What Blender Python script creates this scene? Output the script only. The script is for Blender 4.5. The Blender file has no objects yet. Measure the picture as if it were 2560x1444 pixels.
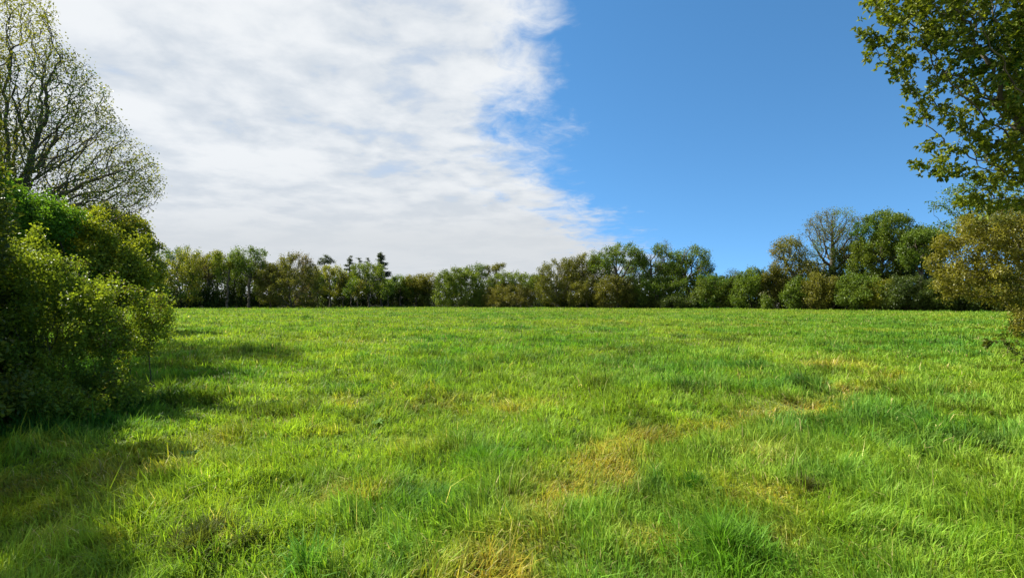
import bpy, math
import numpy as np

SC = bpy.context.scene
COL = SC.collection

# ------------------------------------------------------------------ camera, sky, sun, exposure
EYE = 1.6            # eye height above the field
F = 1280.0           # focal length in pixels of the 2560 wide photograph
HZ = 748.0           # row of the horizon
cd = bpy.data.cameras.new('camera')
cd.sensor_width = 36.0
cd.lens = 18.0
cd.shift_y = (HZ - 722.0) / 2560.0
cd.clip_start = 0.05
cd.clip_end = 4000.0
cam = bpy.data.objects.new('camera', cd)
COL.objects.link(cam)
cam.location = (0, 0, EYE)
cam.rotation_euler = (math.radians(90), 0, 0)
SC.camera = cam

SUN_EL = math.radians(45)
SUN_AZ = math.radians(-68)      # clockwise from +Y (the view direction): the sun stands to the left and a little ahead
SUN = np.array([math.sin(SUN_AZ) * math.cos(SUN_EL), math.cos(SUN_AZ) * math.cos(SUN_EL), math.sin(SUN_EL)])
EXPOSURE = 1.1

world = bpy.data.worlds.new('World')
SC.world = world
world.use_nodes = True


def build_world():
    nt = world.node_tree
    nt.nodes.clear()
    N, L = nt.nodes.new, nt.links.new

    def math_(op, a, b=None, clamp=False):
        n = N('ShaderNodeMath'); n.operation = op; n.use_clamp = clamp
        for i, v in enumerate((a, b)):
            if v is None: continue
            if isinstance(v, (int, float)): n.inputs[i].default_value = v
            else: L(v, n.inputs[i])
        return n.outputs[0]

    def noise(vec, scale, detail, rough, dist=0.0):
        n = N('ShaderNodeTexNoise'); n.inputs['Scale'].default_value = scale
        n.inputs['Detail'].default_value = detail; n.inputs['Roughness'].default_value = rough
        n.inputs['Distortion'].default_value = dist
        L(vec, n.inputs['Vector']); return n.outputs['Fac']

    def mrange(v, a, b, c, d, smooth=True):
        n = N('ShaderNodeMapRange'); n.interpolation_type = 'SMOOTHSTEP' if smooth else 'LINEAR'
        L(v, n.inputs['Value'])
        for k, x in zip(('From Min', 'From Max', 'To Min', 'To Max'), (a, b, c, d)): n.inputs[k].default_value = x
        return n.outputs[0]

    def mix(f, a, b):
        n = N('ShaderNodeMix'); n.data_type = 'RGBA'
        for s, v in ((n.inputs['Factor'], f), (n.inputs[6], a), (n.inputs[7], b)):
            if isinstance(v, (int, float)): s.default_value = v
            elif isinstance(v, tuple): s.default_value = v
            else: L(v, s)
        return n.outputs[2]

    sky = N('ShaderNodeTexSky'); sky.sky_type = 'NISHITA'; sky.sun_disc = False
    sky.sun_elevation = SUN_EL; sky.sun_rotation = SUN_AZ
    sky.altitude = 0; sky.air_density = 0.72; sky.dust_density = 0.0; sky.ozone_density = 3.0
    hs = N('ShaderNodeHueSaturation'); hs.inputs['Saturation'].default_value = 1.17; hs.inputs['Hue'].default_value = 0.49
    hs.inputs['Value'].default_value = 1.10
    L(sky.outputs[0], hs.inputs['Color'])

    tc = N('ShaderNodeTexCoord')
    # clean spring air: the pale band near the horizon is thin, so the sky is read a little above each direction
    lift = N('ShaderNodeVectorMath'); lift.operation = 'ADD'; lift.inputs[1].default_value = (0, 0, 0.16)
    L(tc.outputs['Generated'], lift.inputs[0])
    nrm = N('ShaderNodeVectorMath'); nrm.operation = 'NORMALIZE'; L(lift.outputs[0], nrm.inputs[0])
    L(nrm.outputs[0], sky.inputs['Vector'])
    sp = N('ShaderNodeSeparateXYZ'); L(tc.outputs['Generated'], sp.inputs[0])
    z = math_('MAXIMUM', sp.outputs['Z'], 0.012)
    X = math_('DIVIDE', sp.outputs['X'], z)          # a flat cloud sheet one unit up
    Y = math_('DIVIDE', sp.outputs['Y'], z)
    zc = math_('ADD', z, 0.13)                        # the sheet curves down with the earth
    P = N('ShaderNodeCombineXYZ'); L(math_('DIVIDE', sp.outputs['X'], zc), P.inputs[0]); L(math_('DIVIDE', sp.outputs['Y'], zc), P.inputs[1])
    # streaks: the sheet is combed along a slant
    mp = N('ShaderNodeMapping'); mp.inputs['Rotation'].default_value = (0, 0, math.radians(28))
    mp.inputs['Scale'].default_value = (1.0, 1.1, 1.0)
    L(P.outputs[0], mp.inputs[0])
    Q = mp.outputs[0]
    n1 = noise(Q, 1.9, 6, 0.52, 0.25)
    n2 = noise(P.outputs[0], 8.0, 8, 0.62, 0.8)
    n3 = noise(P.outputs[0], 2.7, 8, 0.58, 0.5)
    n4 = noise(P.outputs[0], 5.5, 7, 0.58, 0.3)
    # edge of the sheet, straight overhead and slanting away to the right far off
    edge = math_('ADD', math_('MULTIPLY', math_('MAXIMUM', math_('SUBTRACT', Y, 3.9), 0.0), 0.365), 0.14)
    d = math_('SUBTRACT', edge, X)
    dn = math_('DIVIDE', d, math_('MAXIMUM', Y, 0.6))                 # angular distance to the edge
    wob = math_('MULTIPLY', math_('SUBTRACT', n3, 0.5), 0.40)
    wob2 = math_('MULTIPLY', math_('SUBTRACT', n2, 0.5), 0.20)
    dn = math_('ADD', math_('ADD', dn, wob), wob2)
    body = mrange(dn, -0.07, 0.13, 0.0, 1.0)
    veil = math_('ADD', math_('MULTIPLY', n1, 0.74), math_('MULTIPLY', n4, 0.26))
    thick = mrange(veil, 0.35, 0.53, 0.66, 1.0)
    inner = mrange(dn, 0.0, 0.55, 0.0, 0.20, False)
    far = mrange(Y, 3.2, 8.0, 0.0, 0.50)
    thick = math_('ADD', math_('ADD', thick, inner), far, True)
    m = math_('MULTIPLY', body, thick, True)
    m = math_('MULTIPLY', m, 0.975)
    shade = mrange(math_('ADD', math_('MULTIPLY', n1, 0.68), math_('MULTIPLY', n4, 0.32)), 0.38, 0.60, 0.0, 1.0)
    k = 2.0 ** (-EXPOSURE)
    STR = 0.10
    c = lambda r, g, b: (r * k / STR, g * k / STR, b * k / STR, 1)
    ccol = mix(shade, c(0.64, 0.70, 0.77), c(0.90, 0.925, 0.945))
    ccol = mix(mrange(Y, 2.5, 9.0, 0.0, 0.85), ccol, c(0.69, 0.715, 0.735))
    out = mix(m, hs.outputs[0], ccol)
    bg = N('ShaderNodeBackground'); bg.inputs['Strength'].default_value = STR
    L(out, bg.inputs['Color'])
    wo = N('ShaderNodeOutputWorld'); L(bg.outputs[0], wo.inputs['Surface'])


build_world()

sl = bpy.data.lights.new('sun', 'SUN')
sl.energy = 5.0
sl.angle = math.radians(0.53)
sl.color = (1.0, 0.95, 0.86)
sun = bpy.data.objects.new('sun', sl)
COL.objects.link(sun)
sun.location = (-40, 10, 60)
from mathutils import Vector
sun.rotation_euler = Vector(SUN).to_track_quat('Z', 'Y').to_euler()

SC.view_settings.view_transform = 'Standard'
SC.view_settings.look = 'None'
SC.view_settings.exposure = EXPOSURE
SC.view_settings.gamma = 1.0
SC.view_settings.use_curve_mapping = False
SC.render.engine = 'CYCLES'
SC.cycles.max_bounces = 6
SC.cycles.diffuse_bounces = 3
SC.cycles.glossy_bounces = 1
SC.cycles.transmission_bounces = 3
SC.cycles.transparent_max_bounces = 4
SC.cycles.caustics_reflective = False
SC.cycles.caustics_refractive = False

# ------------------------------------------------------------------ helpers
R = np.random.default_rng


def hash2(ix, iy, s):
    h = (ix * 374761393 + iy * 668265263 + s * 982451653) & 0x7fffffff
    h = ((h ^ (h >> 13)) * 1274126177) & 0x7fffffff
    return ((h ^ (h >> 16)) & 0xffff) / 65535.0


def vnoise(x, y, s=0):
    ix = np.floor(x).astype(np.int64); iy = np.floor(y).astype(np.int64)
    fx = x - ix; fy = y - iy
    fx = fx * fx * (3 - 2 * fx); fy = fy * fy * (3 - 2 * fy)
    a = hash2(ix, iy, s); b = hash2(ix + 1, iy, s); c = hash2(ix, iy + 1, s); d = hash2(ix + 1, iy + 1, s)
    return (a + (b - a) * fx) * (1 - fy) + (c + (d - c) * fx) * fy


def fbm(x, y, s=0, o=4):
    t = 0; a = 0.5; n = 0
    for i in range(o):
        t = t + a * vnoise(x * 2 ** i + 17.3 * i, y * 2 ** i - 9.1 * i, s + i); n += a; a *= 0.55
    return t / n


def vnoise3(p, f, s=0):
    z = p[:, 2] * f; iz = np.floor(z); fz = z - iz; fz = fz * fz * (3 - 2 * fz)
    x = p[:, 0] * f; y = p[:, 1] * f
    o0 = iz * 37.17; o1 = (iz + 1) * 37.17
    return vnoise(x + o0, y - o0 * .7, s) * (1 - fz) + vnoise(x + o1, y - o1 * .7, s) * fz


def smooth(a, b, x):
    t = np.clip((x - a) / (b - a), 0, 1)
    return t * t * (3 - 2 * t)


def height(x, y):
    near = 1 / (1 + (np.hypot(x, y) / 55) ** 2)
    h = (fbm(x / 1.3, y / 1.3, 11, 3) - .5) * 0.13 + (fbm(x / 6, y / 6, 12, 2) - .5) * 0.26
    return h * near - 0.02


def mesh_obj(name, v, f, mat, parent=None, tint=None, smooth_shade=False, loc=None):
    """v (N,3); f (M,k) with one fixed k; tint (N,3) optional"""
    me = bpy.data.meshes.new(name)
    v = np.ascontiguousarray(v, dtype=np.float32); f = np.ascontiguousarray(f, dtype=np.int32)
    k = f.shape[1]
    me.vertices.add(len(v)); me.vertices.foreach_set('co', v.ravel())
    me.loops.add(f.size); me.loops.foreach_set('vertex_index', f.ravel())
    me.polygons.add(len(f)); me.polygons.foreach_set('loop_start', np.arange(0, f.size, k, dtype=np.int32))
    me.polygons.foreach_set('use_smooth', np.full(len(f), smooth_shade, dtype=bool))
    if tint is not None:
        at = me.attributes.new('tint', 'FLOAT_COLOR', 'POINT')
        at.data.foreach_set('color', np.hstack([tint, np.ones((len(tint), 1))]).astype(np.float32).ravel())
    me.update(calc_edges=True)
    me.materials.append(mat)
    o = bpy.data.objects.new(name, me)
    COL.objects.link(o)
    if parent is not None: o.parent = parent
    if loc is not None: o.location = loc
    return o


def thing(name, label, cat, loc, group=None):
    o = bpy.data.objects.new(name, None)
    COL.objects.link(o)
    o.empty_display_size = 0.3
    o.location = loc
    o['label'] = label; o['category'] = cat
    if group: o['group'] = group
    return o


# ------------------------------------------------------------------ materials
def leaf_material(name, trans=0.42, rough=0.45, spec=0.35, transcol=(1.25, 1.2, 0.5)):
    m = bpy.data.materials.new(name); m.use_nodes = True
    nt = m.node_tree; nt.nodes.clear(); N, L = nt.nodes.new, nt.links.new
    a = N('ShaderNodeAttribute'); a.attribute_name = 'tint'
    p = N('ShaderNodeBsdfPrincipled'); p.inputs['Roughness'].default_value = rough
    p.inputs['Specular IOR Level'].default_value = spec
    geo = N('ShaderNodeNewGeometry')
    nz = N('ShaderNodeTexNoise'); nz.inputs['Scale'].default_value = 9.0; nz.inputs['Detail'].default_value = 2
    L(geo.outputs['Position'], nz.inputs['Vector'])
    mr = N('ShaderNodeMapRange'); mr.inputs['From Min'].default_value = .3; mr.inputs['From Max'].default_value = .7
    mr.inputs['To Min'].default_value = .8; mr.inputs['To Max'].default_value = 1.2
    L(nz.outputs['Fac'], mr.inputs['Value'])
    mv = N('ShaderNodeVectorMath'); mv.operation = 'SCALE'
    L(a.outputs['Color'], mv.inputs[0]); L(mr.outputs[0], mv.inputs['Scale'])
    L(mv.outputs[0], p.inputs['Base Color'])
    t = N('ShaderNodeBsdfTranslucent')
    mc = N('ShaderNodeVectorMath'); mc.operation = 'MULTIPLY'; mc.inputs[1].default_value = transcol
    L(mv.outputs[0], mc.inputs[0]); L(mc.outputs[0], t.inputs['Color'])
    mx = N('ShaderNodeMixShader'); mx.inputs[0].default_value = trans
    L(p.outputs[0], mx.inputs[1]); L(t.outputs[0], mx.inputs[2])
    o = N('ShaderNodeOutputMaterial'); L(mx.outputs[0], o.inputs[0])
    return m


def noise_material(name, c1, c2, scale, rough=0.9, c3=None, scale2=None, stretch=(1, 1, 1)):
    m = bpy.data.materials.new(name); m.use_nodes = True
    nt = m.node_tree; N, L = nt.nodes.new, nt.links.new
    p = nt.nodes['Principled BSDF']; p.inputs['Roughness'].default_value = rough
    p.inputs['Specular IOR Level'].default_value = 0.2
    geo = N('ShaderNodeNewGeometry')
    mp = N('ShaderNodeMapping'); mp.inputs['Scale'].default_value = stretch
    L(geo.outputs['Position'], mp.inputs[0])
    nz = N('ShaderNodeTexNoise'); nz.inputs['Scale'].default_value = scale; nz.inputs['Detail'].default_value = 6
    nz.inputs['Roughness'].default_value = .65
    L(mp.outputs[0], nz.inputs['Vector'])
    cr = N('ShaderNodeValToRGB'); cr.color_ramp.elements[0].position = .35; cr.color_ramp.elements[1].position = .65
    cr.color_ramp.elements[0].color = (*c1, 1); cr.color_ramp.elements[1].color = (*c2, 1)
    L(nz.outputs['Fac'], cr.inputs[0])
    out = cr.outputs[0]
    if c3:
        n2 = N('ShaderNodeTexNoise'); n2.inputs['Scale'].default_value = scale2; n2.inputs['Detail'].default_value = 5
        L(geo.outputs['Position'], n2.inputs['Vector'])
        mr = N('ShaderNodeMapRange'); mr.inputs['From Min'].default_value = .48; mr.inputs['From Max'].default_value = .66
        L(n2.outputs['Fac'], mr.inputs['Value'])
        mx = N('ShaderNodeMix'); mx.data_type = 'RGBA'
        L(mr.outputs[0], mx.inputs['Factor']); L(out, mx.inputs[6]); mx.inputs[7].default_value = (*c3, 1)
        out = mx.outputs[2]
    L(out, p.inputs['Base Color'])
    b = N('ShaderNodeBump'); b.inputs['Strength'].default_value = .5; b.inputs['Distance'].default_value = .02
    L(nz.outputs['Fac'], b.inputs['Height']); L(b.outputs[0], p.inputs['Normal'])
    return m


M_LEAF = leaf_material('leaf')
M_GLOSSY = leaf_material('glossy_leaf', trans=.42, rough=.48, spec=.28)
M_GRASS = leaf_material('grass_blade', trans=.45, rough=.55, spec=.16, transcol=(1.15, 1.15, .5))
M_BARK = noise_material('bark', (.055, .045, .032), (.15, .125, .09), 6, stretch=(1, 1, .35))
M_PALEBARK = noise_material('lichen_bark', (.09, .08, .06), (.26, .235, .18), 5, stretch=(1, 1, .35))
M_TWIG = noise_material('twig', (.05, .036, .026), (.11, .08, .055), 8)
M_FIELD = noise_material('field_soil_and_thatch', (.045, .085, .012), (.10, .145, .020), 3.0, c3=(.13, .13, .03), scale2=.35)
M_FLOOR = noise_material('leaf_litter', (.018, .016, .010), (.04, .034, .02), 1.2)

# ------------------------------------------------------------------ the ground
def grid(xs, ys, zf):
    X, Y = np.meshgrid(xs, ys)
    v = np.stack([X.ravel(), Y.ravel(), zf(X.ravel(), Y.ravel())], 1)
    nx, ny = len(xs), len(ys)
    i = (np.arange(ny - 1)[:, None] * nx + np.arange(nx - 1)[None]).ravel()
    return v, np.stack([i, i + 1, i + nx + 1, i + nx], 1)


t = np.linspace(-1, 1, 360)
xs = 1500 * np.sinh(8 * t) / np.sinh(8)
t = np.linspace(-.62, 1, 360)
ys = 1500 * np.sinh(8 * t) / np.sinh(8)
v, f = grid(xs, ys, height)
o = mesh_obj('field', v, f, M_FIELD, smooth_shade=True)
o['kind'] = 'structure'

# far edge of the field: (column in the photograph, distance of the foot of the trees)
EDGE = np.array([(-900, 60), (200, 80), (400, 93), (650, 100), (1000, 113), (1280, 108), (1600, 97), (1900, 83),
                 (2300, 70), (2560, 65), (3300, 52)], float)


def edge_d(px): return np.interp(px, EDGE[:, 0], EDGE[:, 1])


def wx(px, d): return (px - 1280.0) / F * d
def wz(py, d): return EYE + (HZ - py) / F * d


cols = np.linspace(-900, 3300, 90)
rows = []
for k, off in enumerate(np.linspace(1.0, 160, 16)):
    d = edge_d(cols) + off
    rows.append(np.stack([wx(cols, edge_d(cols)) * (1 + off / 140), d, height(wx(cols, edge_d(cols)) * (1 + off / 140), d) + .035], 1))
v = np.concatenate(rows)
i = (np.arange(15)[:, None] * 90 + np.arange(89)[None]).ravel()
o = mesh_obj('woodland_floor', v, np.stack([i, i + 1, i + 91, i + 90], 1), M_FLOOR, smooth_shade=True)
o['kind'] = 'structure'

# ------------------------------------------------------------------ grass
# worn strip of yellowed grass: (x, y, radius, strength)
TRACK = np.array([(-.35, 2.3), (.0, 3.2), (.28, 3.8), (.53, 4.5), (.85, 5.0), (1.24, 5.6), (1.7, 6.0), (2.3, 6.5), (3.0, 6.95), (4.1, 7.5), (5.2, 8.2), (6.4, 9.2), (8.0, 10.8)])
_q = np.linspace(0, 12, 60)
DRY = [(float(np.interp(k, range(13), TRACK[:, 0])), float(np.interp(k, range(13), TRACK[:, 1])), .26 + .10 * math.sin(k * 2.3), .86 + .22 * math.sin(k * 3.7) - .028 * k) for k in _q]
DRY += [(-1.34, 4.1, .22, .75), (1.0, 3.1, .25, .6), (2.05, 4.1, .28, .6), (-1.1, 5.5, .28, .5), (2.6, 5.2, .35, .4), (1.9, 3.4, .25, .4)]
LUSH = [(-.25, 4.9, .5, 1.), (1.34, 3.3, .45, 1.), (-.55, 5.6, .5, .6), (3.7, 6.1, .7, .9), (4.6, 6.4, .7, .8), (3.0, 4.7, .7, .7), (-1.6, 7.0, .7, .7),
        (1.15, 4.3, .3, .9), (-.45, 3.9, .3, .7), (-1.9, 3.3, .5, .7), (-1.3, 9.0, 1.0, .7), (2.4, 13., 3., .6), (-2.6, 12., 1.2, .6)]


def blobs_at(L, x, y):
    t = np.zeros_like(x)
    for bx, by, r, s in L:
        t = np.maximum(t, s * np.exp(-((x - bx) ** 2 + (y - by) ** 2) / (2 * (r * .75) ** 2)))
    return t


def blades(x, y, z, h, w, az, lean, tint, rng, curl=1.0):
    """five-vertex bent blades; returns verts, tris, tint"""
    n = len(x)
    d = np.stack([np.cos(az), np.sin(az), np.zeros(n)], 1)
    wa = az + math.pi / 2 + rng.normal(0, .7, n)
    s = np.stack([np.cos(wa), np.sin(wa), np.zeros(n)], 1) * (w / 2)[:, None]
    base = np.stack([x, y, z], 1)
    up = np.array([0, 0, 1.])
    l1 = lean * .5; l2 = lean * (1.25 + .5 * curl)
    mid = base + d * (np.sin(l1) * h * .55)[:, None] + up * (np.cos(l1) * h * .55)[:, None]
    tip = mid + d * (np.sin(l2) * h * .5)[:, None] + up * (np.cos(l2) * h * .5)[:, None]
    v = np.stack([base - s, base + s, mid - s * .8, mid + s * .8, tip], 1).reshape(-1, 3)
    i = np.arange(n)[:, None] * 5
    f = np.concatenate([i + np.array([[0, 1, 3]]), i + np.array([[0, 3, 2]]), i + np.array([[2, 3, 4]])])
    return v, f, np.repeat(tint, 5, 0)


C_GREEN = np.array([.118, .290, .026]); C_YELL = np.array([.265, .385, .034]); C_DRY = np.array([.47, .385, .05])
C_BLUE = np.array([.060, .205, .034]); C_STRAW = np.array([.56, .50, .20])


def make_grass():
    rng = R(5)
    K = 105000.0
    d0, d1 = 1.75, 118.0
    # screen-even spread: density falls with the square of the distance beyond four metres
    def wedge(n, a, b, power):
        u = rng.random(n)
        if power == 0: d = np.sqrt(a * a + u * (b * b - a * a))
        else: d = a * (b / a) ** u
        px = rng.uniform(-1.22, 1.22, n)
        return px * d, d
    nA = int(K / 16 * 1.22 * (16 - d0 * d0)); nB = int(K * 2 * 1.22 * math.log(d1 / 4) * .82)
    xa, ya = wedge(nA, d0, 4, 0); xb, yb = wedge(nB, 4, d1, 1)
    x = np.concatenate([xa, xb]); y = np.concatenate([ya, yb])
    px = 1280 + x / y * F
    keep = y < edge_d(px) + 2.5
    x, y = x[keep], y[keep]
    # gather blades into tufts
    cell = .055 * 2.0 ** np.round(np.log2(np.maximum(1, y / 4)) + rng.normal(0, .25, len(y)))
    jx = np.floor(x / cell); jy = np.floor(y / cell)
    cx = (jx + hash2(jx.astype(np.int64), jy.astype(np.int64), 1)) * cell
    cy = (jy + hash2(jx.astype(np.int64), jy.astype(np.int64), 2)) * cell
    pull = rng.random(len(x)) * .8 * smooth(16, 7, y)
    x = x + (cx - x) * pull; y = y + (cy - y) * pull
    n = len(x); d = np.hypot(x, y)
    wx_ = (fbm(x / .5, y / .5, 33, 3) - .5) * .7; wy_ = (fbm(x / .5, y / .5, 34, 3) - .5) * .9
    dry = np.clip(blobs_at(DRY, x + wx_, y + wy_) * (.35 + 1.5 * fbm(x * 2.2, y * 2.2, 31, 3)), 0, 1)
    lush = blobs_at(LUSH, x, y) * (.4 + .9 * fbm(x * 2.0, y * 2.0, 35, 3))
    big = fbm(x / 2.6, y / 2.6, 41, 4); mid = fbm(x / .55, y / .55, 45, 3); vast = fbm(x / 11, y / 11, 49, 3)
    dry = np.clip(dry + smooth(.60, .78, big * .6 + mid * .4) * .6, 0, 1)
    lush = np.clip(lush + smooth(.55, .75, fbm(x / 1.5, y / 1.5, 53, 4)) * .8, 0, 1) * (1 - .8 * dry)
    clump = smooth(.42, .66, fbm(x / .32, y / .32, 57, 3))
    hump = smooth(.46, .72, fbm(x / .75, y / .75, 83, 3))
    h = .040 + .05 * hump + .05 * mid + .06 * lush - .03 * dry + .085 * clump
    h *= np.exp(rng.normal(0, .30, n))
    w = .0068 * np.maximum(1, d / 4.0) ** .86 * rng.uniform(.7, 1.35, n)
    ring = fbm(x / .8, y / .8, 61, 2) * 4 * math.pi + fbm(x / 5, y / 5, 63, 2) * 4
    az = ring + rng.normal(0, .9, n)
    lean = np.clip(np.abs(rng.normal(.62, .36, n)) + .35 * dry, 0, 1.45)
    spot = smooth(.64, .74, fbm(x / .8, y / .8, 91, 3)) * smooth(3, 6, y)
    h = h + .05 * spot
    rim = smooth(3.5, .5, edge_d(1280 + x / y * F) - y) * smooth(60, 70, y)
    h = h + rim * .35 * vnoise(x / 1.1, y / 1.1, 93) ** 2
    yel = np.clip(smooth(.38, .62, big * .55 + vast * .45) * .75 + .25 * smooth(30, 80, d) + rng.normal(.16, .2, n), 0, 1)
    t = C_GREEN * (1 - yel[:, None]) + C_YELL * yel[:, None]
    bl = np.clip(lush * .65 + rng.normal(0, .1, n), 0, 1)[:, None]
    t = t * (1 - bl) + C_BLUE * bl
    dd = np.clip(dry * rng.uniform(.2, 1.35, n), 0, 1)[:, None]
    t = t * (1 - dd) + C_DRY * dd
    st = (rng.random(n) < .018 + .10 * dry)[:, None]
    t = np.where(st, C_STRAW * rng.uniform(.7, 1.1, (n, 1)), t)
    t = t * np.exp(rng.normal(0, 1, n) * (.20 - .09 * smooth(8, 40, d)))[:, None] * (.80 + .42 * fbm(x / .9, y / .9, 71, 3) - .14 * hump + .10 * clump)[:, None] * (1 - .45 * spot[:, None])
    v, f, tt = blades(x, y, height(x, y) - .01, h, w, az, lean, t, rng)
    tt = tt.reshape(-1, 5, 3)
    tt[:, :2] *= np.array([.85, .62, 1.0])      # blade bases are darker and browner than the tips
    o = mesh_obj('grass', v, f, M_GRASS, tint=tt.reshape(-1, 3))
    o['kind'] = 'stuff'
    print('blades', n)


make_grass()


def tussock(name, label, px, py, rad, hgt, n, c1, c2, seed, lean=.7, width=.008, group=None):
    rng = R(seed)
    d = EYE * F / (py - HZ)
    x0, y0 = wx(px, d), d
    z0 = float(height(np.array([x0]), np.array([y0]))[0])
    n = int(n)
    a = rng.uniform(0, 2 * math.pi, n)
    lob = .65 + .7 * vnoise(np.cos(a) * 1.7 + seed, np.sin(a) * 1.7, seed)          # uneven outline
    r = rad * np.minimum(np.abs(rng.normal(0, .42, n)), .95) * lob
    x = r * np.cos(a); y = r * np.sin(a)
    cl = vnoise((x + seed) / rad * 4, y / rad * 4, seed)
    az = a + rng.normal(0, 1.0, n) + 1.5 * (cl - .5)
    k = np.clip(rng.random(n) * .6 + cl * .6, 0, 1)[:, None]
    t = (np.array(c1) * (1 - k) + np.array(c2) * k) * np.exp(rng.normal(0, .2, (n, 1)))
    h = hgt * (.55 + .75 * cl) * np.exp(rng.normal(0, .25, n)) * np.exp(-(r / rad) ** 2 * .6)
    zz = height(x0 + x, y0 + y) - z0 - .015
    v, f, tt = blades(x, y, zz, h, np.full(n, width) * rng.uniform(.7, 1.3, n) * max(1, d / 5),
                      az, np.clip(.15 + r / rad * lean * .6 + np.abs(rng.normal(0, .35, n)), 0, 1.45), t, rng)
    o = mesh_obj(name, v, f, M_GRASS, tint=tt, loc=(x0, y0, z0))
    o['label'] = label; o['category'] = 'grass tuft'; o['group'] = group or 'tussocks standing out of the meadow'
    return o


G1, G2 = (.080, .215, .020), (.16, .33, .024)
SHADE_DK = (.03, .075, .014); BR = (.12, .12, .03)  # shade of clumps and hollows is put into the dark blade colour
tussock('grass_tussock', 'large lush blue-green tussock low in the right foreground', 1800, 1390, .50, .21, 1900, G1, G2, 101)
tussock('grass_tussock', 'lush green tussock left of the yellowed strip, in the middle foreground', 1215, 1165, .55, .17, 1700, G1, G2, 102)
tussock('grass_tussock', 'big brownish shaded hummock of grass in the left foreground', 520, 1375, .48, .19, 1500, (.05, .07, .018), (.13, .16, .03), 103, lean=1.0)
tussock('grass_tussock', 'upright spiky tussock at the bottom edge right of the brownish hummock', 770, 1440, .22, .26, 260, G1, (.16, .33, .05), 104, lean=.6)
tussock('grass_tussock', 'small dark tuft alone in the grass right of the shaded bush', 685, 1008, .22, .12, 420, SHADE_DK, (.05, .12, .02), 105, lean=1.1)
tussock('grass_tussock', 'dark ragged tuft with the shade of a hollow put into its colour, right foreground', 2015, 1225, .20, .12, 480, SHADE_DK, BR, 106, lean=1.2)
tussock('grass_tussock', 'dark green tuft just right of the yellowed strip', 1735, 1230, .15, .15, 380, SHADE_DK, G1, 107)
tussock('grass_tussock', 'dark leaning tuft in front of the lush green tussock', 1095, 1270, .15, .16, 380, SHADE_DK, G1, 108)
tussock('grass_tussock', 'tall pale-tipped tuft bending over, middle of the field left of centre', 985, 955, .50, .26, 800, (.13, .25, .02), (.28, .36, .05), 109, lean=.7)
tussock('grass_tussock', 'far dark tuft on the flat field below the domed brown tree', 766, 796, .55, .36, 420, SHADE_DK, (.06, .15, .02), 110)


def weed(label, px, py, n, size, c, seed):
    rng = R(seed); d = EYE * F / (py - HZ); x0, y0 = wx(px, d), d
    z0 = float(height(np.array([x0]), np.array([y0]))[0])
    V, Fc, T = [], [], []
    for i in range(n):
        a = i * 2.4 + rng.normal(0, .25); L = size * rng.uniform(.6, 1.15); el = rng.uniform(.35, 1.0)
        dr = np.array([math.cos(a), math.sin(a), 0]); sd = np.array([-math.sin(a), math.cos(a), 0])
        b = len(V) * 1
        prof = [(0, .06), (.25, .22), (.55, .27), (.82, .16), (1, .0)]
        rows = []
        for s, wd in prof:
            p = dr * (L * s * math.cos(el)) + np.array([0, 0, .05 + L * (s * math.sin(el) - .45 * s * s)])
            rows += [p - sd * wd * L * .5, p - np.array([0, 0, .03 * L]), p + sd * wd * L * .5]
        for r_ in range(4):
            for q in range(2):
                k = b + r_ * 3 + q; Fc.append((k, k + 1, k + 4, k + 3))
        V += rows; T += [np.array(c) * rng.uniform(.75, 1.25)] * 15
    o = mesh_obj('dock_plant', np.array(V), np.array(Fc), M_GRASS, tint=np.array(T), loc=(x0, y0, z0), smooth_shade=True)
    o['label'] = label; o['category'] = 'weed'; o['group'] = 'broad-leaved weeds in the grass'


weed('small broad-leaved weed with pale leaf tips, left of the middle foreground', 945, 1066, 16, .15, (.16, .30, .05), 201)
weed('dark broad-leaved weed at the rim of the bush shade in the left foreground', 470, 1150, 18, .19, (.06, .17, .03), 202)
weed('light green weed amid the worn grass of the right foreground', 1790, 1245, 10, .11, (.18, .32, .05), 203)


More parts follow.
